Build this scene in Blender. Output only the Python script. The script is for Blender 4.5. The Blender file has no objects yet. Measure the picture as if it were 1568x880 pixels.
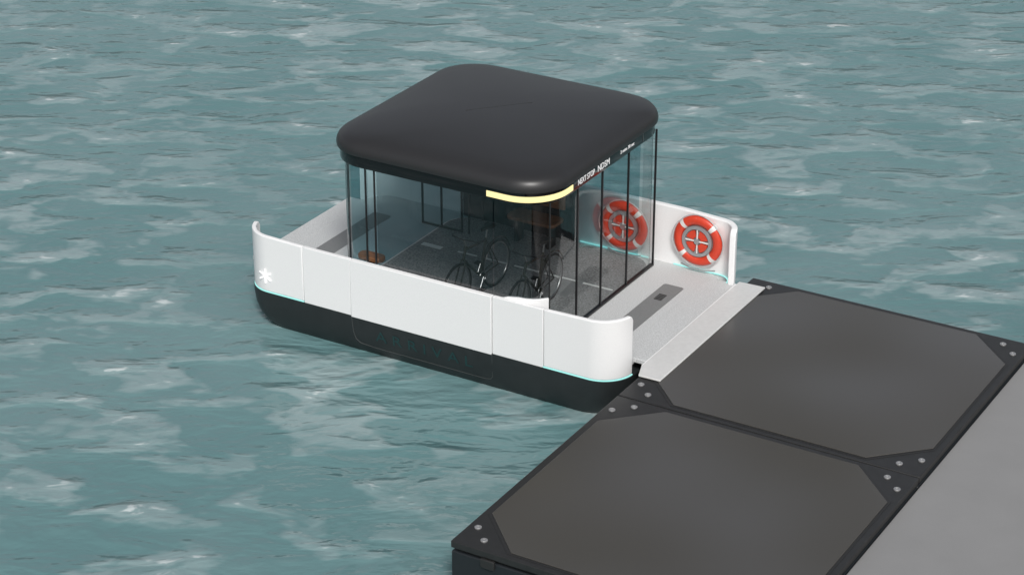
import bpy, bmesh, math
from mathutils import Vector, Matrix
from math import sin, cos, pi, radians

scene = bpy.context.scene
scene.view_settings.view_transform = 'Standard'
scene.view_settings.look = 'None'
scene.view_settings.exposure = 0

# ------------------------------------------------------------------ materials
def new_mat(name):
    m = bpy.data.materials.new(name); m.use_nodes = True
    nt = m.node_tree
    return m, nt, nt.nodes['Principled BSDF']

def simple(name, col, rough=0.5, metal=0.0, spec=0.5, noise=0.0, nscale=40.0, bump=0.0, bscale=200.0, coat=0.0):
    m, nt, b = new_mat(name)
    b.inputs['Base Color'].default_value = (*col, 1)
    b.inputs['Roughness'].default_value = rough
    b.inputs['Metallic'].default_value = metal
    b.inputs['Specular IOR Level'].default_value = spec
    b.inputs['Coat Weight'].default_value = coat
    b.inputs['Coat Roughness'].default_value = 0.1
    tc = nt.nodes.new('ShaderNodeTexCoord')
    if noise > 0:
        n = nt.nodes.new('ShaderNodeTexNoise'); n.inputs['Scale'].default_value = nscale
        n.inputs['Detail'].default_value = 4
        nt.links.new(tc.outputs['Object'], n.inputs['Vector'])
        r = nt.nodes.new('ShaderNodeValToRGB')
        r.color_ramp.elements[0].position = 0.3; r.color_ramp.elements[1].position = 0.7
        r.color_ramp.elements[0].color = (*[c*(1-noise) for c in col], 1)
        r.color_ramp.elements[1].color = (*[min(1, c*(1+noise)) for c in col], 1)
        nt.links.new(n.outputs['Fac'], r.inputs['Fac'])
        nt.links.new(r.outputs['Color'], b.inputs['Base Color'])
    if bump > 0:
        n2 = nt.nodes.new('ShaderNodeTexNoise'); n2.inputs['Scale'].default_value = bscale
        nt.links.new(tc.outputs['Object'], n2.inputs['Vector'])
        bp = nt.nodes.new('ShaderNodeBump'); bp.inputs['Strength'].default_value = bump
        bp.inputs['Distance'].default_value = 0.01
        nt.links.new(n2.outputs['Fac'], bp.inputs['Height'])
        nt.links.new(bp.outputs['Normal'], b.inputs['Normal'])
    return m

def emis(name, col, s):
    m = bpy.data.materials.new(name); m.use_nodes = True
    nt = m.node_tree; nt.nodes.clear()
    e = nt.nodes.new('ShaderNodeEmission'); o = nt.nodes.new('ShaderNodeOutputMaterial')
    e.inputs[0].default_value = (*col, 1); e.inputs[1].default_value = s
    nt.links.new(e.outputs[0], o.inputs[0]); return m

def glass(name, tint, refl=0.7, base=0.05):
    m = bpy.data.materials.new(name); m.use_nodes = True
    nt = m.node_tree; nt.nodes.clear()
    o = nt.nodes.new('ShaderNodeOutputMaterial')
    t = nt.nodes.new('ShaderNodeBsdfTransparent'); t.inputs[0].default_value = (*tint, 1)
    g = nt.nodes.new('ShaderNodeBsdfGlossy'); g.inputs['Roughness'].default_value = 0.03
    lw = nt.nodes.new('ShaderNodeLayerWeight')
    p = nt.nodes.new('ShaderNodeMath'); p.operation = 'POWER'; p.inputs[1].default_value = 4.0
    ma = nt.nodes.new('ShaderNodeMath'); ma.operation = 'MULTIPLY_ADD'
    ma.inputs[1].default_value = refl; ma.inputs[2].default_value = base
    nt.links.new(lw.outputs['Facing'], p.inputs[0]); nt.links.new(p.outputs[0], ma.inputs[0])
    mx = nt.nodes.new('ShaderNodeMixShader')
    nt.links.new(ma.outputs[0], mx.inputs[0]); nt.links.new(t.outputs[0], mx.inputs[1]); nt.links.new(g.outputs[0], mx.inputs[2])
    nt.links.new(mx.outputs[0], o.inputs[0]); return m

M_white = simple('white_gelcoat', (0.82, 0.82, 0.82), 0.42, noise=0.04, nscale=120)
M_hull = simple('black_hull', (0.018, 0.021, 0.022), 0.45, noise=0.1, nscale=6)
M_roof = simple('roof_black_satin', (0.021, 0.021, 0.022), 0.38, bump=0.03, bscale=300)
M_band = simple('black_gloss_band', (0.006, 0.006, 0.007), 0.08)
M_crease = simple('roof_crease_black', (0.012, 0.012, 0.012), 0.5)
M_ceil = simple('ceiling_dark', (0.03, 0.03, 0.03), 0.6)
M_post = simple('black_frame', (0.012, 0.012, 0.013), 0.35)
M_deck = simple('speckled_deck', (0.53, 0.54, 0.54), 0.6, noise=0.26, nscale=60, bump=0.15)
M_floor = simple('speckled_floor', (0.22, 0.22, 0.22), 0.6, noise=0.6, nscale=36, bump=0.2)
M_strip = simple('deck_hatch_grey', (0.19, 0.195, 0.195), 0.55, noise=0.12, nscale=60)
M_seam = simple('hull_seam', (0.045, 0.05, 0.05), 0.4)
M_grate = simple('grate_black', (0.02, 0.02, 0.02), 0.5)
M_ramp = simple('ramp_offwhite', (0.60, 0.60, 0.59), 0.5, noise=0.04, nscale=15)
M_line = simple('floor_marking', (0.75, 0.76, 0.74), 0.6)
M_wood = simple('bench_wood', (0.16, 0.07, 0.03), 0.45, noise=0.3, nscale=12)
M_dframe = simple('dock_frame_black', (0.020, 0.020, 0.020), 0.42, noise=0.15, nscale=8, bump=0.1, bscale=60)
M_bolt = simple('bolt_steel', (0.40, 0.40, 0.40), 0.35, metal=0.6)
M_dbody = simple('pontoon_body', (0.012, 0.015, 0.018), 0.5)
M_red = simple('ring_red', (0.62, 0.055, 0.025), 0.35, noise=0.06, nscale=30)
M_rwhite = simple('ring_white', (0.72, 0.70, 0.68), 0.4)
M_grey = simple('ring_hub_grey', (0.42, 0.42, 0.43), 0.35, metal=0.5)
M_rope = simple('rope_grey', (0.5, 0.5, 0.5), 0.5)
M_bike = simple('bike_paint', (0.03, 0.032, 0.025), 0.25, metal=0.3)
M_tyre = simple('tyre', (0.008, 0.008, 0.008), 0.7)
M_rim = simple('bike_alloy', (0.30, 0.30, 0.30), 0.3, metal=0.9)
M_text = emis('display_text', (1, 1, 1), 0.85)
M_led = emis('led_lamp', (1.0, 0.86, 0.42), 1.25)
M_cyan = emis('cyan_led', (0.45, 1.0, 0.95), 1.0)
M_logo = emis('logo_added_glow', (1, 1, 1), 1.2)  # emission added so the white asterisk stands out from the wall
M_htext = simple('hull_letter', (0.010, 0.040, 0.041), 0.4)
M_gl_dark = glass('tinted_glass', (0.56, 0.58, 0.59), 0.9, 0.07)
M_gl_clear = glass('door_glass', (0.82, 0.85, 0.85), 0.9, 0.06)
M_gl_tint = glass('rear_glass', (0.48, 0.68, 0.72))

# dock panel: satin composite sheets, very slightly uneven
M_panel, nt, b = new_mat('dock_panel_grey')
tc = nt.nodes.new('ShaderNodeTexCoord')
n = nt.nodes.new('ShaderNodeTexNoise'); n.inputs['Scale'].default_value = 0.35; n.inputs['Detail'].default_value = 0.5
nt.links.new(tc.outputs['Object'], n.inputs['Vector'])
r = nt.nodes.new('ShaderNodeValToRGB')
r.color_ramp.elements[0].position = 0.30; r.color_ramp.elements[0].color = (0.056, 0.052, 0.044, 1)
r.color_ramp.elements[1].position = 0.70; r.color_ramp.elements[1].color = (0.074, 0.072, 0.070, 1)
nt.links.new(n.outputs['Fac'], r.inputs['Fac']); nt.links.new(r.outputs['Color'], b.inputs['Base Color'])
b.inputs['Roughness'].default_value = 0.26
nb = nt.nodes.new('ShaderNodeTexNoise'); nb.inputs['Scale'].default_value = 150
nt.links.new(tc.outputs['Object'], nb.inputs['Vector'])
bp0 = nt.nodes.new('ShaderNodeBump'); bp0.inputs['Strength'].default_value = 1.0; bp0.inputs['Distance'].default_value = 0.16
n0 = nt.nodes.new('ShaderNodeTexNoise'); n0.inputs['Scale'].default_value = 0.4; n0.inputs['Detail'].default_value = 0.0
nt.links.new(tc.outputs['Object'], n0.inputs['Vector']); nt.links.new(n0.outputs['Fac'], bp0.inputs['Height'])
bp = nt.nodes.new('ShaderNodeBump'); bp.inputs['Strength'].default_value = 0.08; bp.inputs['Distance'].default_value = 0.005
nt.links.new(nb.outputs['Fac'], bp.inputs['Height']); nt.links.new(bp0.outputs['Normal'], bp.inputs['Normal']); nt.links.new(bp.outputs['Normal'], b.inputs['Normal'])

M_quay = simple('quay_concrete', (0.235, 0.235, 0.235), 0.75, noise=0.04, nscale=1.2, bump=0.3, bscale=40)

# ------------------------------------------------------------------ helpers
def empty(name, loc=(0, 0, 0)):
    e = bpy.data.objects.new(name, None); scene.collection.objects.link(e); e.location = loc
    e.empty_display_size = 0.2
    return e

def mk(name, verts, faces, mat, parent=None, smooth=False, bevel=0, mats=None, fmats=None):
    me = bpy.data.meshes.new(name); me.from_pydata([tuple(v) for v in verts], [], faces); me.update()
    bm = bmesh.new(); bm.from_mesh(me); bmesh.ops.recalc_face_normals(bm, faces=bm.faces); bm.to_mesh(me); bm.free()
    o = bpy.data.objects.new(name, me); scene.collection.objects.link(o)
    for mm in (mats or [mat]): me.materials.append(mm)
    if fmats:
        for p, i in zip(me.polygons, fmats): p.material_index = i
    if parent: o.parent = parent
    if bevel:
        bv = o.modifiers.new('bevel', 'BEVEL'); bv.width = bevel; bv.segments = 3; bv.limit_method = 'ANGLE'; bv.angle_limit = radians(40)
        bv.harden_normals = False
    if smooth or bevel:
        for p in me.polygons: p.use_smooth = True
        try:
            me.set_sharp_from_angle(angle=radians(38))
        except Exception: pass
    return o

def rrect(x0, x1, y0, y1, r, n=10):
    pts = []
    for cx, cy, a0 in ((x1-r, y0+r, -90), (x1-r, y1-r, 0), (x0+r, y1-r, 90), (x0+r, y0+r, 180)):
        for i in range(n+1):
            a = radians(a0+90*i/n); pts.append((cx+r*cos(a), cy+r*sin(a)))
    return pts

def loft(name, loops, mat, parent, captop=True, capbot=True, smooth=True, fm=None, mats=None):
    n = len(loops[0]); V = [p for l in loops for p in l]; F = []; fmats = []
    for k in range(len(loops)-1):
        for i in range(n):
            j = (i+1) % n
            F.append((k*n+i, k*n+j, (k+1)*n+j, (k+1)*n+i)); fmats.append(fm[k] if fm else 0)
    if capbot: F.append(tuple(range(n))[::-1]); fmats.append(fm[0] if fm else 0)
    if captop: F.append(tuple((len(loops)-1)*n+i for i in range(n))); fmats.append(fm[-1] if fm else 0)
    return mk(name, V, F, mat, parent, smooth=smooth, mats=mats, fmats=fmats if fm else None)

def slab(name, pts, z0, z1, mat, parent, bevel=0):
    n = len(pts)
    V = [(x, y, z0) for x, y in pts]+[(x, y, z1) for x, y in pts]
    F = [tuple(range(n))[::-1], tuple(range(n, 2*n))]+[(i, (i+1) % n, n+(i+1) % n, n+i) for i in range(n)]
    return mk(name, V, F, mat, parent, bevel=bevel)

def box(name, x0, x1, y0, y1, z0, z1, mat, parent, bevel=0):
    return slab(name, [(x0, y0), (x1, y0), (x1, y1), (x0, y1)], z0, z1, mat, parent, bevel)

def norms(path):
    N = []
    for i in range(len(path)):
        a = path[max(0, i-1)]; c = path[min(len(path)-1, i+1)]
        dx, dy = c[0]-a[0], c[1]-a[1]; l = math.hypot(dx, dy) or 1
        N.append((dy/l, -dx/l))
    return N

def wall(name, path, z0, zt, th, mat, parent, off=0.0, bevel=0.018):
    """path: list (x,y) with outward normal to its right; zt: callable(i) top height"""
    N = norms(path); V = []; F = []
    for i, (p, nn) in enumerate(zip(path, N)):
        t = zt(i) if callable(zt) else zt
        bz = z0(i) if callable(z0) else z0
        ox, oy = p[0]+nn[0]*off, p[1]+nn[1]*off
        ix, iy = p[0]-nn[0]*th, p[1]-nn[1]*th
        V += [(ox, oy, bz), (ox, oy, t), (ix, iy, t), (ix, iy, bz)]
    m = len(path)
    for i in range(m-1):
        for k in range(4):
            F.append((i*4+k, i*4+(k+1) % 4, (i+1)*4+(k+1) % 4, (i+1)*4+k))
    F.append((0, 1, 2, 3)); F.append(tuple((m-1)*4+k for k in (3, 2, 1, 0)))
    return mk(name, V, F, mat, parent, bevel=bevel)

def sheet(name, path, z0, z1, mat, parent):
    V = []; F = []
    for x, y in path: V += [(x, y, z0), (x, y, z1)]
    for i in range(len(path)-1): F.append((2*i, 2*i+2, 2*i+3, 2*i+1))
    return mk(name, V, F, mat, parent, smooth=True)

def arc(cx, cy, r, a0, a1, n=14):
    return [(cx+r*cos(radians(a0+(a1-a0)*i/n)), cy+r*sin(radians(a0+(a1-a0)*i/n))) for i in range(n+1)]

def tube(name, pts, r, mat, parent, closed=False, seg=8):
    pts = [Vector(p) for p in pts]; V = []; F = []; n = len(pts)
    prev = None
    for i, p in enumerate(pts):
        if closed: t = pts[(i+1) % n]-pts[i-1]
        else: t = pts[min(n-1, i+1)]-pts[max(0, i-1)]
        t.normalize()
        if prev is None:
            ref = Vector((0, 0, 1)) if abs(t.z) < 0.9 else Vector((1, 0, 0))
            u = t.cross(ref).normalized()
        else:
            u = (prev-t*prev.dot(t)).normalized()
        prev = u; w = t.cross(u)
        for k in range(seg):
            a = 2*pi*k/seg; V.append(p+(u*cos(a)+w*sin(a))*r)
    for i in range(n if closed else n-1):
        j = (i+1) % n
        for k in range(seg):
            l = (k+1) % seg; F.append((i*seg+k, i*seg+l, j*seg+l, j*seg+k))
    if not closed:
        F.append(tuple(range(seg))[::-1]); F.append(tuple((n-1)*seg+k for k in range(seg)))
    return mk(name, V, F, mat, parent, smooth=True)

def text(name, s, size, loc, rot, mat, parent, width=None, ext=0.002, spacing=1.0, shear=0):
    c = bpy.data.curves.new(name, 'FONT'); c.body = s; c.size = size; c.extrude = ext; c.space_character = spacing; c.shear = shear
    o = bpy.data.objects.new(name+'_tmp', c); scene.collection.objects.link(o)
    bpy.context.view_layer.update()
    me = bpy.data.meshes.new_from_object(o.evaluated_get(bpy.context.evaluated_depsgraph_get()))
    bpy.data.objects.remove(o)
    me.name = name
    if width:
        xs = [v.co.x for v in me.vertices]; x0 = min(xs); k = width/(max(xs)-x0)
        for v in me.vertices: v.co.x = (v.co.x-x0)*k
    me.materials.clear(); me.materials.append(mat)
    t = bpy.data.objects.new(name, me); scene.collection.objects.link(t)
    t.location = loc; t.rotation_euler = rot; t.parent = parent
    return t

# ------------------------------------------------------------------ ferry
ferry = empty('passenger_ferry')
WL = -0.88
YN, YF = 5.09, 8.92
def hl(x0, x1, y0, y1, r, z): return [(x, y, z) for x, y in rrect(x0, x1, y0, y1, r, 12)]
prof = [(-0.02, 0.06), (-0.21, 0.045), (-0.25, 0.0), (-0.33, 0.0), (-0.52, 0.010), (-0.68, 0.035), (-0.79, 0.07), (-0.88, 0.12), (-1.05, 0.34)]
loops = []
for z, ins in prof:
    e = ins*2.0
    loops.append(hl(-7.09+e, -0.30-e*0.9, YN+0.005+ins, YF-0.005-ins, 0.50, z))
loft('hull', loops, M_hull, ferry)
slab('deck', rrect(-7.05, -0.34, YN+0.09, YF-0.1, 0.42, 8), -0.09, 0.0, M_deck, ferry)
box('deck_end_a', -7.27, -6.9, 5.66, 8.42, -0.07, 0.003, M_deck, ferry, bevel=0.01)
box('deck_end_b', -0.6, -0.115, 5.62, 8.66, -0.07, 0.003, M_deck, ferry, bevel=0.01)
slab('cabin_floor', rrect(-5.27, -1.60, YN+0.12, 8.74, 0.40, 8), 0.0, 0.006, M_floor, ferry)

# near wall
cxl, cxr, cr = -6.57, -0.82, 0.5
P_left = arc(cxl, YN+cr, cr, 186, 270, 18)
P_right = arc(cxr, YN+cr, cr, 270, 356, 18)
s1, s2, s3, s4 = -5.87, -4.98, -2.445, -1.57
def line(xa, xb, y, n=4): return [(xa+(xb-xa)*i/n, y) for i in range(n+1)]
def rise(x):
    d = max(0, abs(x+3.7)-2.0)
    return 0.705+0.035*(d/1.5)
def endtop(path, side):
    L = [0]
    for a, c in zip(path, path[1:]): L.append(L[-1]+math.hypot(c[0]-a[0], c[1]-a[1]))
    T = L[-1]
    def f(i):
        d = L[i] if side < 0 else T-L[i]
        z = rise(path[i][0]); R = 0.09
        if d < R: z -= R-math.sqrt(max(0, R*R-(R-d)**2))
        return z
    return f
pl = P_left+line(cxl+0.1, s1-0.006, YN)
pr_ = line(s4+0.006, cxr-0.1, YN)+P_right
wall('side_wall_end_a', pl, -0.226, endtop(pl, -1), 0.07, M_white, ferry)
wall('side_wall_end_b', pr_, -0.226, endtop(pr_, 1), 0.07, M_white, ferry)
q = line(s1+0.003, s2-0.006, YN); wall('side_wall_panel_a', q, -0.25, lambda i, q=q: rise(q[i][0]), 0.07, M_white, ferry, bevel=0.01)
q = line(s2+0.006, s3-0.006, YN); wall('side_wall_panel_b', q, -0.262, 0.705, 0.07, M_white, ferry, off=0.018, bevel=0.01)
q = line(s3+0.006, s4-0.003, YN); wall('side_wall_panel_c', q, -0.25, lambda i, q=q: rise(q[i][0]), 0.07, M_white, ferry, bevel=0.01)
box('side_wall_liner', -6.4, -1.0, YN+0.035, YN+0.085, -0.2, 0.68, M_white, ferry)

# far wall (higher)
FT = 0.98
fr = 0.34
pfr = arc(-0.145-fr, YF-fr, fr, 0, 90, 14)+line(-0.6, -3.05, YF)
def ftop(i):
    L = 0
    for a, c in zip(pfr[:i], pfr[1:i+1]): L += math.hypot(c[0]-a[0], c[1]-a[1])
    z = FT-0.06*max(0, 1-L/1.2); R = 0.10
    if L < R: z -= R-math.sqrt(R*R-(R-L)**2)
    return z
wall('far_wall_end_b', pfr, -0.2, ftop, 0.10, M_white, ferry)
pfm = line(-3.062, -5.0, YF); wall('far_wall_middle', pfm, -0.2, 0.93, 0.10, M_white, ferry)
pfl = line(-5.01, cxl, YF)+arc(cxl, YF-cr, cr, 90, 176, 16)
wall('far_wall_end_a', pfl, -0.2, 0.93, 0.10, M_white, ferry)
box('far_wall_lining', -5.2, -3.08, 8.74, 8.80, 0.0, 0.95, M_ceil, ferry, bevel=0.01)

def strip(name, path, z, off, h=0.014):
    N = norms(path)
    wall(name, [(p[0]+n_[0]*off, p[1]+n_[1]*off) for p, n_ in zip(path, N)], z-h, z, 0.02, M_cyan, ferry, bevel=0)
strip('light_strip_a', pl, -0.228, 0.004); strip('light_strip_b', pr_, -0.228, 0.004)
ip = arc(-0.145-fr, YF-fr, fr-0.12, 5, 90, 10)+line(-0.62, -1.3, YF-0.12, 2)
tube('light_strip_c', [(x, y, 0.014) for x, y in ip], 0.010, M_cyan, ferry)
tube('light_strip_d', [(x, YF-0.12, 0.014) for x in (-1.75, -2.4, -3.0)], 0.010, M_cyan, ferry)

def hy(z):
    for (z0, i0), (z1, i1) in zip(prof, prof[1:]):
        if z1 <= z <= z0:
            t = (z0-z)/(z0-z1); return YN+0.005+i0+(i1-i0)*t
    return YN
out = [(-4.98, -0.27), (-4.96, -0.52), (-4.93, -0.65), (-4.85, -0.71), (-4.6, -0.73), (-2.6, -0.73), (-2.5, -0.71), (-2.455, -0.65), (-2.45, -0.27)]
tube('hull_panel_seam', [(x, hy(z)-0.001, z) for x, z in out], 0.007, M_seam, ferry)
ang = math.atan2(hy(-0.62)-hy(-0.38), 0.24)
text('hull_lettering', 'ARRIVAL', 0.25, (-4.55, hy(-0.58)-0.006, -0.58), (radians(90)+ang, 0, 0), M_htext, ferry, width=1.75, spacing=1.6)

la = radians(267); lp = Vector((cxl+0.512*cos(la), YN+cr+0.512*sin(la), 0.04)); nrm = Vector((cos(la), sin(la), 0)); tx = Vector((-sin(la), cos(la), 0))
V = []; F = []
for k in range(3):
    a = radians(90+60*k); d = tx*cos(a)+Vector((0, 0, 1))*sin(a); e = tx*-sin(a)+Vector((0, 0, 1))*cos(a)
    b0 = len(V)
    for s, t in ((-1, -1), (1, -1), (1, 1), (-1, 1)): V.append(lp+d*s*0.125+e*t*0.014+nrm*(0.006+0.001*k))
    F.append((b0, b0+1, b0+2, b0+3))
mk('bow_logo', V, F, M_logo, ferry)

V = [(-0.10, 5.40, 0.004), (0.0, 5.12, 0.010), (0.352, 5.12, 0.016), (0.352, 8.70, 0.016), (-0.10, 8.70, 0.004)]
V2 = [(x, y, z+0.03) for x, y, z in V]
mk('boarding_ramp', V+V2, [(4, 3, 2, 1, 0), (5, 6, 7, 8, 9), (0, 1, 6, 5), (1, 2, 7, 6), (2, 3, 8, 7), (3, 4, 9, 8), (4, 0, 5, 9)], M_ramp, ferry, bevel=0.012)
tube('ramp_hinge', [(-0.105, 5.45, 0.018), (-0.105, 8.6, 0.018)], 0.014, M_white, ferry)
slab('deck_hatch', rrect(-1.10, -0.75, 5.75, 8.10, 0.05, 4), 0.0, 0.005, M_strip, ferry)
slab('deck_hatch_b', rrect(-6.55, -6.2, 5.9, 8.10, 0.05, 4), 0.0, 0.005, M_strip, ferry)
for i in range(5):
    box('hatch_grate_%d' % i, -0.995, -0.865, 7.52+i*0.045, 7.545+i*0.045, 0.005, 0.011, M_grate, ferry)
slab('floor_hatch', rrect(-2.55, -2.2, 6.9, 7.6, 0.05, 4), 0.006, 0.011, M_strip, ferry)
box('floor_mark_a', -5.17, -4.80, 7.38, 7.48, 0.006, 0.012, M_line, ferry)
for i, (a, c) in enumerate([(-4.5, -4.15), (-4.0, -3.6), (-3.45, -3.0), (-2.9, -2.3), (-2.2, -1.68)]):
    box('floor_mark_%d' % (i+1), a, c, 7.44, 7.475, 0.006, 0.014, M_line, ferry)

# ---- cabin
X0, X1, Y0, Y1, R = -5.28, -1.58, 5.17, 8.72, 0.45
zt = 2.32
A_fr = arc(X1-R, Y0+R, R, -90, -30, 10)
A_fr2 = arc(X1-R, Y0+R, R, -30, 0, 5)
A_br = arc(X1-R*0.6, Y1-R*0.6, R*0.6, 0, 90, 10)
A_bl = arc(X0+R, Y1-R, R, 90, 180, 10)
A_fl = arc(X0+R, Y0+R, R, 180, 270, 10)
sheet('glass_front_corner', [(-2.45, Y0)]+A_fr, 0.02, zt, M_gl_dark, ferry)
sheet('glass_side', [(-4.50, Y0), (-2.47, Y0)], 0.02, zt, M_gl_dark, ferry)
sheet('glass_side_b', A_fl+[(-4.66, Y0)], 0.02, zt, M_gl_clear, ferry)
sheet('glass_door', A_fr2+[(X1, 6.11), (X1, 6.87), (X1, 7.71), (X1, Y1-R*0.6)]+A_br, 0.02, zt, M_gl_clear, ferry)
sheet('glass_far', [(-1.9, Y1), (-4.8, Y1)], 0.02, zt, M_gl_tint, ferry)
sheet('glass_far_corner', A_bl, 0.02, zt, M_gl_tint, ferry)
sheet('glass_left', [(X0, Y1-R), (X0, Y0+R)], 0.02, zt, M_gl_tint, ferry)
def post(name, x, y, w=0.022, d=0.03, z0=0.0, z1=zt): box(name, x-d, x+d, y-w, y+w, z0, z1, M_post, ferry, bevel=0.004)
pc = A_fr[-1]
post('post_corner', pc[0], pc[1], 0.010, 0.010)
for i, y_ in enumerate((6.11, 6.87, 7.71, 8.62)): post('door_post_%d' % i, X1, y_, 0.012, 0.016)
for i, y_ in enumerate((5.55, 8.2)): post('left_door_post_%d' % i, X0, y_, 0.012, 0.016)
for i, x_ in enumerate((-4.70, -4.54)): post('side_post_%d' % i, x_, Y0, 0.014, 0.011)
post('far_post_a', -3.1, Y1, 0.02, 0.012); post('far_post_b', -4.8, Y1, 0.02, 0.012)
box('door_sill', X1-0.03, X1+0.03, 5.75, 8.6, 0.006, 0.035, M_post, ferry)
for i, (a, c, z0_, z1_) in enumerate([(-5.62, -5.595, 0, 1.1), (-4.86, -4.835, 0, 1.1), (-4.72, -4.70, 0, 1.1), (-5.595, -4.86, 0.0, 0.035), (-5.595, -4.86, 1.06, 1.095)]):
    box('screen_frame_%d' % i, a, c, 8.12, 8.15, z0_+0.006, z1_, M_post, ferry)
cp = [(-2.40, Y0), (-2.2, Y0)]+arc(X1-R, Y0+R, R, -90, -32, 10)
wall('corner_coaming', cp, 0.0, lambda i: 0.66 if i == 0 else (0.73 if i == 1 else 0.76), 0.035, M_white, ferry, off=0.02, bevel=0.008)
def bench(nm, x0, x1, y0, y1, back):
    slab(nm+'_seat', rrect(x0, x1, y0, y1, 0.1, 6), 0.42, 0.48, M_wood, ferry, bevel=0.02)
    yb = y1-0.05 if back > 0 else y0+0.0
    slab(nm+'_backrest', rrect(x0, x1, yb, yb+0.06, 0.029, 4), 0.62, 0.95, M_wood, ferry, bevel=0.02)
    for k, xx in enumerate((x0+0.15, x1-0.15)):
        box(nm+'_leg_%d' % k, xx-0.03, xx+0.03, (y0+y1)/2-0.1, (y0+y1)/2+0.1, 0.006, 0.42, M_post, ferry)
        box(nm+'_stay_%d' % k, xx-0.02, xx+0.02, yb+0.06, yb+0.085, 0.4, 0.7, M_post, ferry)
bench('bench_a', -4.05, -3.15, 8.16, 8.58, 1)
slab('bench_near_top', rrect(-5.0, -4.55, 5.28, 5.50, 0.1, 6), 0.64, 0.72, M_wood, ferry, bevel=0.02)
box('bench_near_leg', -4.85, -4.75, 5.36, 5.44, 0.006, 0.64, M_post, ferry)

# ---- roof
BX0, BX1, BY0, BY1 = -5.42, -1.48, 5.00, 9.00
RR = 0.70
def rl2(ins, z, r): return [(x, y, z) for x, y in rrect(BX0+ins, BX1-ins, BY0+ins, BY1-ins, r, 14)]
loft('roof_band', [rl2(0.05, 2.29, .65), rl2(0.045, 2.30, .655), rl2(0.045, 2.48, .655)], M_band, ferry)
loft('ceiling', [rl2(0.3, 2.27, .5), rl2(0.3, 2.289, .5)], M_ceil, ferry)
caps = [(0.03, 2.47), (0.0, 2.485), (-0.005, 2.53), (0.005, 2.58), (0.03, 2.63), (0.075, 2.675)]
L = [rl2(i, z, RR-i) for i, z in caps]
for ins, z, r in ((0.14, 2.71, 0.66), (0.24, 2.745, 0.70), (0.4, 2.775, 0.75), (0.65, 2.81, 0.8), (0.95, 2.84, 0.8), (1.3, 2.86, 0.6), (1.6, 2.868, 0.35)):
    L.append(rl2(ins, z, r))
rf = loft('roof_cap', L, M_roof, ferry)
tube('roof_crease', [(-3.45-0.35, 7.0-0.4, 2.8655), (-3.45, 7.0, 2.866), (-3.45+0.35, 7.0+0.4, 2.8655)], 0.004, M_crease, ferry)
def bandpath(ins):
    r = RR-ins
    return [(-2.5, BY0+ins)]+arc(BX1-ins-r, BY0+ins+r, r, -90, 0, 14)+[(BX1-ins, 5.86)]
wall('led_lamp_strip', bandpath(0.045), 2.325, 2.415, 0.01, M_led, ferry, off=0.008, bevel=0.003)
xb = BX1-0.045+0.001
for nm, s, y_, w_, sz, z_ in (('display_next', 'NEXT STOP', 6.02, 0.50, 0.13, 2.34), ('display_stop', 'NDSM', 6.62, 0.36, 0.14, 2.34), ('display_time', '2 mins 30 sec', 7.33, 0.44, 0.075, 2.37)):
    text(nm, s, sz, (xb, y_, z_), (radians(90), 0, radians(90)), M_text, ferry, width=w_)
box('display_divider', xb-0.001, xb+0.003, 8.05, 8.065, 2.32, 2.46, M_rim, ferry)

# ------------------------------------------------------------------ life rings
def life_ring(name, loc):
    e = empty(name, loc)
    R0, r0 = 0.342, 0.080
    V = []; F = []; fm = []; n = 64; m = 14
    for i in range(n):
        a = 2*pi*i/n
        for k in range(m):
            b_ = 2*pi*k/m
            V.append(((R0+r0*cos(b_))*cos(a), r0*0.75*sin(b_), (R0+r0*cos(b_))*sin(a)))
    for i in range(n):
        deg = (360*(i+0.5)/n) % 90
        for k in range(m):
            F.append((i*m+k, i*m+(k+1) % m, ((i+1) % n)*m+(k+1) % m, ((i+1) % n)*m+k)); fm.append(1 if abs(deg-45) < 6 else 0)
    mk('float_ring', V, F, None, e, smooth=True, mats=[M_red, M_rwhite], fmats=fm)
    def disc(nm, r1, r2, y0, y1, mat, n=40, a0=0, a1=360):
        V = []; F = []
        full = (a1-a0 >= 360); c = n if full else n+1
        for i in range(c):
            a = radians(a0+(a1-a0)*i/n)
            for rr, yy in ((r1, y1), (r2, y1), (r2, y0), (r1, y0)): V.append((rr*cos(a), yy, rr*sin(a)))
        for i in range(n):
            j = (i+1) % c
            for k in range(4): F.append((i*4+k, i*4+(k+1) % 4, j*4+(k+1) % 4, j*4+k))
        if not full: F.append((0, 1, 2, 3)); F.append(tuple(n*4+k for k in (3, 2, 1, 0)))
        return mk(nm, V, F, mat, e)
    disc('hub_back', 0.002, 0.262, -0.01, 0.05, M_grey)
    disc('hub_rim', 0.205, 0.258, -0.055, -0.011, M_grey)
    for k in range(4): disc('hub_sector_%d' % k, 0.07, 0.190, -0.045, -0.011, M_red, 10, 14+90*k, 76+90*k)
    for k in range(2):
        a = radians(90*k); dx, dz = cos(a)*0.2, sin(a)*0.2
        tube('hub_spoke_%d' % k, [(-dx, -0.04, -dz), (0, -0.04, 0), (dx, -0.04, dz)], 0.013, M_rwhite, e)
    disc('hub_cap', 0.002, 0.045, -0.065, -0.011, M_grey, 16)
    for k in range(4):
        a = radians(90*k+45); pts = []
        for t in range(9):
            aa = a+radians(90)*t/8; rr = 0.425+0.022*sin(pi*t/8)
            pts.append((rr*cos(aa), -0.02, rr*sin(aa)))
        tube('grab_rope_%d' % k, pts, 0.009, M_rope, e, seg=6)
    tube('bracket', [(-0.3, 0.03, -0.47), (-0.12, 0.0, -0.50), (0.12, 0.0, -0.50), (0.3, 0.03, -0.47)], 0.012, M_grey, e)
    return e
life_ring('life_ring', (-0.85, 8.73, 0.55))
life_ring('life_ring.001', (-2.12, 8.645, 0.55))

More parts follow.
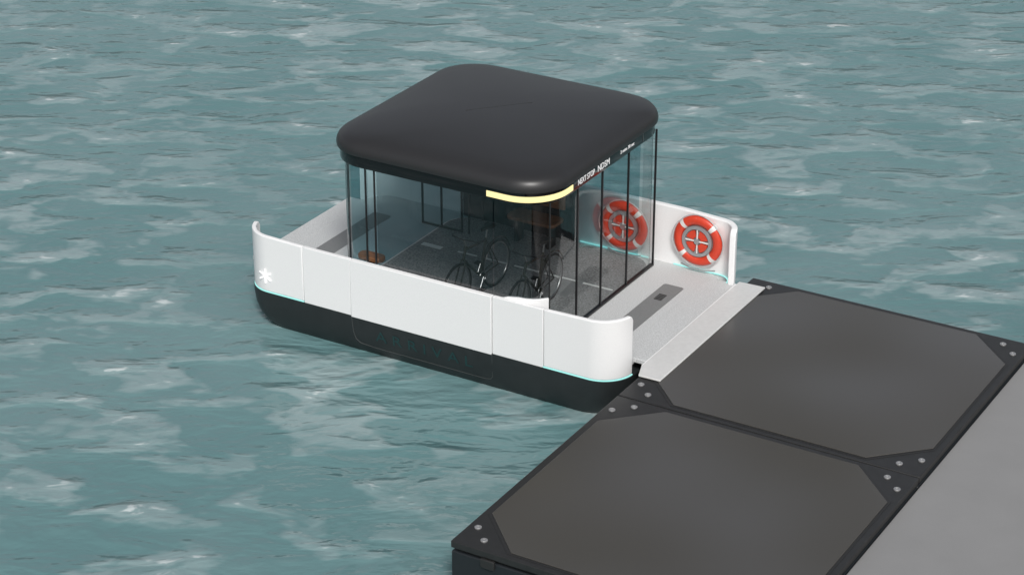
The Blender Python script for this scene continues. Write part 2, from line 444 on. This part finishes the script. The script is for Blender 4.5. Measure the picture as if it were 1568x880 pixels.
# ------------------------------------------------------------------ bicycles (front wheel towards -Y)
def bicycle(name, loc, rz=0, lean=0):
    e = empty(name, loc); e.rotation_euler = (0, lean, rz)
    wr = 0.385
    rear = Vector((0, 0, wr)); front = Vector((0, -1.06, wr))
    def circ(c, r, n=40): return [(c.x, c.y+r*cos(2*pi*i/n), c.z+r*sin(2*pi*i/n)) for i in range(n)]
    for nm, c in (('rear', rear), ('front', front)):
        tube(nm+'_tyre', circ(c, wr-0.018), 0.019, M_tyre, e, closed=True)
        tube(nm+'_rim', circ(c, wr-0.045), 0.012, M_rim, e, closed=True, seg=6)
        tube(nm+'_hub', [c+Vector((-0.05, 0, 0)), c+Vector((0.05, 0, 0))], 0.022, M_rim, e)
        V = []; F = []
        for k in range(14):
            a = 2*pi*k/14; d = Vector((0, cos(a), sin(a))); s = Vector((0, -sin(a), cos(a)))*0.0025
            b0 = len(V); V += [c+d*0.02-s, c+d*0.02+s, c+d*(wr-0.05)+s, c+d*(wr-0.05)-s]; F.append((b0, b0+1, b0+2, b0+3))
        mk(nm+'_spokes', V, F, M_rim, e)
    bb = Vector((0, -0.43, 0.33)); st = Vector((0, -0.27, 0.92)); ht = Vector((0, -0.83, 0.93)); hb = Vector((0, -0.88, 0.78))
    def T(nm, a, c, r, m=M_bike): tube(nm, [a, (Vector(a)+Vector(c))/2, c], r, m, e)
    T('seat_tube', bb, st, 0.019); T('top_tube', st+Vector((0, -0.01, -0.04)), ht, 0.018); T('down_tube', bb, hb, 0.021); T('head_tube', ht+Vector((0, 0.02, 0.05)), hb, 0.022)
    for sx in (-0.05, 0.05):
        o = Vector((sx, 0, 0))
        T('chain_stay_%d' % (sx > 0), bb+o*0.5, rear+o, 0.010); T('seat_stay_%d' % (sx > 0), st+o*0.3+Vector((0, 0, -0.05)), rear+o, 0.009)
        tube('fork_%d' % (sx > 0), [hb+o*0.7, hb+o+Vector((0, -0.06, -0.15)), front+o], 0.012, M_bike, e)
    T('seat_post', st, st+Vector((0, 0.035, 0.14)), 0.014, M_rim)
    sp = st+Vector((0, 0.04, 0.16))
    sd = [(x*1.0, y*1.0) for x, y in ((-0.085, 0.13), (0.085, 0.13), (0.09, 0.05), (0.035, -0.05), (0.02, -0.17), (-0.02, -0.17), (-0.035, -0.05), (-0.09, 0.05))]
    s = slab('saddle', sd, -0.02, 0.035, M_tyre, e, bevel=0.018); s.location = sp
    T('stem', ht+Vector((0, 0.02, 0.05)), ht+Vector((0, -0.05, 0.18)), 0.014, M_rim)
    hc = ht+Vector((0, -0.05, 0.18))
    tube('handlebar', [hc+Vector(p) for p in ((-0.27, 0.20, -0.02), (-0.27, 0.08, 0), (-0.2, 0.0, 0.02), (0, 0, 0), (0.2, 0.0, 0.02), (0.27, 0.08, 0), (0.27, 0.20, -0.02))], 0.012, M_post, e)
    tube('chainring', [(0.045, bb.y+0.085*cos(2*pi*i/20), bb.z+0.085*sin(2*pi*i/20)) for i in range(20)], 0.008, M_rim, e, closed=True, seg=6)
    T('crank_a', bb+Vector((0.06, 0, 0)), bb+Vector((0.08, -0.12, -0.14)), 0.009, M_rim); T('crank_b', bb+Vector((-0.06, 0, 0)), bb+Vector((-0.08, 0.12, 0.14)), 0.009, M_rim)
    box('pedal_a', 0.08, 0.17, bb.y-0.17, bb.y-0.08, bb.z-0.155, bb.z-0.13, M_tyre, e); box('pedal_b', -0.17, -0.08, bb.y+0.08, bb.y+0.17, bb.z+0.13, bb.z+0.155, M_tyre, e)
    tube('kickstand', [(-0.05, -0.1, 0.33), (-0.16, -0.12, 0.01)], 0.008, M_rim, e)
    tube('rear_mudguard', [(0, 0.425*cos(radians(a)), wr+0.425*sin(radians(a))) for a in range(20, 161, 14)], 0.012, M_bike, e)
    return e
bicycle('bicycle', (-3.34, 6.70, 0.006), radians(-3))
bicycle('bicycle.001', (-2.34, 6.68, 0.006), radians(2))

# ------------------------------------------------------------------ floating dock
dock = empty('floating_dock'); W = 4.548
bolts = []
for k in range(2):
    y0 = 4.5*k
    g = 0.012
    slab('frame_plate_%d' % k, [(0, y0+(g if k else 0)), (W, y0+(g if k else 0)), (W, y0+4.5-(0 if k else g)), (0, y0+4.5-(0 if k else g))], -0.10, 0.0, M_dframe, dock, bevel=0.012)
    ii, ch = 0.085, 0.70
    def octa(i, c): return [(i+c, y0+i), (W-i-c, y0+i), (W-i, y0+i+c), (W-i, y0+4.5-i-c), (W-i-c, y0+4.5-i), (i+c, y0+4.5-i), (i, y0+4.5-i-c), (i, y0+i+c)]
    slab('panel_gasket_%d' % k, octa(ii, ch), 0.0, 0.005, M_grate, dock)
    slab('deck_panel_%d' % k, octa(ii+0.035, ch), 0.005, 0.016, M_panel, dock, bevel=0.006)
    for cx in (0, 1):
        for cy in (0, 1):
            for a, c in ((0.14, 0.44), (0.37, 0.21)):
                bolts.append((a if not cx else W-a, y0+(c if not cy else 4.5-c)))
V = []; F = []
for x, y in bolts:
    b0 = len(V); n = 14
    for z, r in ((0.0, 0.048), (0.014, 0.048), (0.020, 0.040), (0.021, 0.022), (0.013, 0.02)):
        for i in range(n): V.append((x+r*cos(2*pi*i/n), y+r*sin(2*pi*i/n), z))
    for q_ in range(4):
        for i in range(n): F.append((b0+q_*n+i, b0+q_*n+(i+1) % n, b0+(q_+1)*n+(i+1) % n, b0+(q_+1)*n+i))
    F.append(tuple(b0+4*n+i for i in range(n)))
mk('bolts', V, F, M_bolt, dock, smooth=False)
box('pontoon_recess', 0.06, W-0.06, 0.06, 8.94, -0.16, -0.10, M_grate, dock)
for k in range(2): box('pontoon_body_%d' % k, 0.0, W-0.005, 4.5*k+0.01, 4.5*k+4.49, -1.3, -0.15, M_dbody, dock, bevel=0.02)
for k, (a, c) in enumerate(((0.45, 0.65), (3.9, 4.1))): box('pontoon_lug_%d' % k, a, c, -0.03, 0.02, -0.24, -0.11, M_grate, dock, bevel=0.01)

# ------------------------------------------------------------------ quay
box('quay', W+0.02, 40, -40, 60, -3.0, -0.12, M_quay, None, bevel=0.02)

# ------------------------------------------------------------------ water
Mw, nt, b = new_mat('water_surface')
L_ = nt.links.new
tc = nt.nodes.new('ShaderNodeTexCoord')
def mapping(rot, scale, loc=(0, 0, 0)):
    m1 = nt.nodes.new('ShaderNodeMapping'); m1.vector_type = 'TEXTURE'; m1.inputs['Rotation'].default_value = (0, 0, rot)
    L_(tc.outputs['Object'], m1.inputs['Vector'])
    m2 = nt.nodes.new('ShaderNodeMapping'); m2.inputs['Scale'].default_value = scale; m2.inputs['Location'].default_value = loc
    L_(m1.outputs[0], m2.inputs['Vector']); return m2
def noise(mp, sc, det=3, rough=0.5, dist=0.0):
    n_ = nt.nodes.new('ShaderNodeTexNoise'); n_.inputs['Scale'].default_value = sc; n_.inputs['Detail'].default_value = det
    n_.inputs['Roughness'].default_value = rough; n_.inputs['Distortion'].default_value = dist
    L_(mp.outputs[0], n_.inputs['Vector']); return n_
def mrange(src, a, c, lo=0, hi=1, smooth=True):
    m_ = nt.nodes.new('ShaderNodeMapRange'); m_.inputs[1].default_value = a; m_.inputs[2].default_value = c; m_.inputs[3].default_value = lo; m_.inputs[4].default_value = hi
    if smooth: m_.interpolation_type = 'SMOOTHSTEP'
    L_(src, m_.inputs[0]); return m_
def math_(op, a, c):
    m_ = nt.nodes.new('ShaderNodeMath'); m_.operation = op
    for i, v in enumerate((a, c)):
        if isinstance(v, (int, float)): m_.inputs[i].default_value = v
        else: L_(v, m_.inputs[i])
    return m_.outputs[0]
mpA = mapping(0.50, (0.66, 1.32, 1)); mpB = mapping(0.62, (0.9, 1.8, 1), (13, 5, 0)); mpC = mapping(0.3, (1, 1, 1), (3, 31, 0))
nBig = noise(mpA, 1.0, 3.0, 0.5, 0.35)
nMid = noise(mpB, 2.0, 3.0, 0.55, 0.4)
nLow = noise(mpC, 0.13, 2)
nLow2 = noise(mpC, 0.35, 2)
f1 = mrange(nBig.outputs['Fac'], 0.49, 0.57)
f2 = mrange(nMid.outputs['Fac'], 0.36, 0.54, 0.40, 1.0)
sky_sheen = math_('MULTIPLY', f1.outputs[0], f2.outputs[0])  # mask of pale sky-reflection patches, painted into the water colour
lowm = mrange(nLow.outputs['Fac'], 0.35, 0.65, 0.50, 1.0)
sky_sheen = math_('MULTIPLY', sky_sheen, lowm.outputs[0])
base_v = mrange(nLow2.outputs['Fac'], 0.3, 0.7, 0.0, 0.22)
sky_sheen = math_('MAXIMUM', sky_sheen, base_v.outputs[0])
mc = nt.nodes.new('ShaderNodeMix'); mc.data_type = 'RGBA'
mc.inputs[6].default_value = (0.112, 0.215, 0.222, 1); mc.inputs[7].default_value = (0.25, 0.335, 0.342, 1)  # teal water, and the paler tone painted in as reflected sky
L_(sky_sheen, mc.inputs[0])
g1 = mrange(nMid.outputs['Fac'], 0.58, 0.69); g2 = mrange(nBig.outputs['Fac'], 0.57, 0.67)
glint = math_('MULTIPLY', g1.outputs[0], g2.outputs[0])  # bright glints on the crests, painted into the base colour
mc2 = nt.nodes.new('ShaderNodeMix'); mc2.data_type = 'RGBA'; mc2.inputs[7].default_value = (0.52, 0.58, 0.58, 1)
L_(glint, mc2.inputs[0]); L_(mc.outputs[2], mc2.inputs[6]); L_(mc2.outputs[2], b.inputs['Base Color'])
b.inputs['Roughness'].default_value = 0.09; b.inputs['IOR'].default_value = 1.33
h = math_('ADD', math_('MULTIPLY', nBig.outputs['Fac'], 0.5), math_('MULTIPLY', nMid.outputs['Fac'], 0.09))
bp = nt.nodes.new('ShaderNodeBump'); bp.inputs['Strength'].default_value = 1.0; bp.inputs['Distance'].default_value = 0.38
L_(h, bp.inputs['Height']); L_(bp.outputs['Normal'], b.inputs['Normal'])
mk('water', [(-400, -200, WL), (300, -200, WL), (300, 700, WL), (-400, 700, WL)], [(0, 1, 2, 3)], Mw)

# ------------------------------------------------------------------ light
SE, SAZ = radians(45), (0.60, -0.80)
sd = Vector((SAZ[0], SAZ[1], 0)).normalized()*cos(SE)+Vector((0, 0, sin(SE)))
su = bpy.data.lights.new('sun', 'SUN'); su.energy = 2.35; su.angle = radians(12); su.color = (1, 0.98, 0.95)
so = bpy.data.objects.new('sun', su); scene.collection.objects.link(so)
so.rotation_euler = (-sd).to_track_quat('-Z', 'Y').to_euler(); so.location = (10, -10, 20)
w = bpy.data.worlds.new('World'); scene.world = w; w.use_nodes = True
nt = w.node_tree; bg = nt.nodes['Background']
sk = nt.nodes.new('ShaderNodeTexSky'); sk.sky_type = 'NISHITA'; sk.sun_disc = False
sk.sun_elevation = SE; sk.sun_rotation = math.atan2(sd.x, sd.y); sk.air_density = 1.0; sk.dust_density = 3.0; sk.ozone_density = 1.0
hs = nt.nodes.new('ShaderNodeHueSaturation'); hs.inputs['Saturation'].default_value = 0.35
nt.links.new(sk.outputs[0], hs.inputs['Color']); nt.links.new(hs.outputs[0], bg.inputs['Color']); bg.inputs['Strength'].default_value = 0.11

# ------------------------------------------------------------------ camera
cd = bpy.data.cameras.new('camera'); cam = bpy.data.objects.new('camera', cd); scene.collection.objects.link(cam)
cam.location = (13.339, -21.077, 15.575); cam.rotation_euler = (radians(90)-0.449, 0, 0.533)
cd.sensor_width = 36; cd.lens = 3521.856/1568*36; cd.clip_end = 3000; cd.clip_start = 0.5
scene.camera = cam
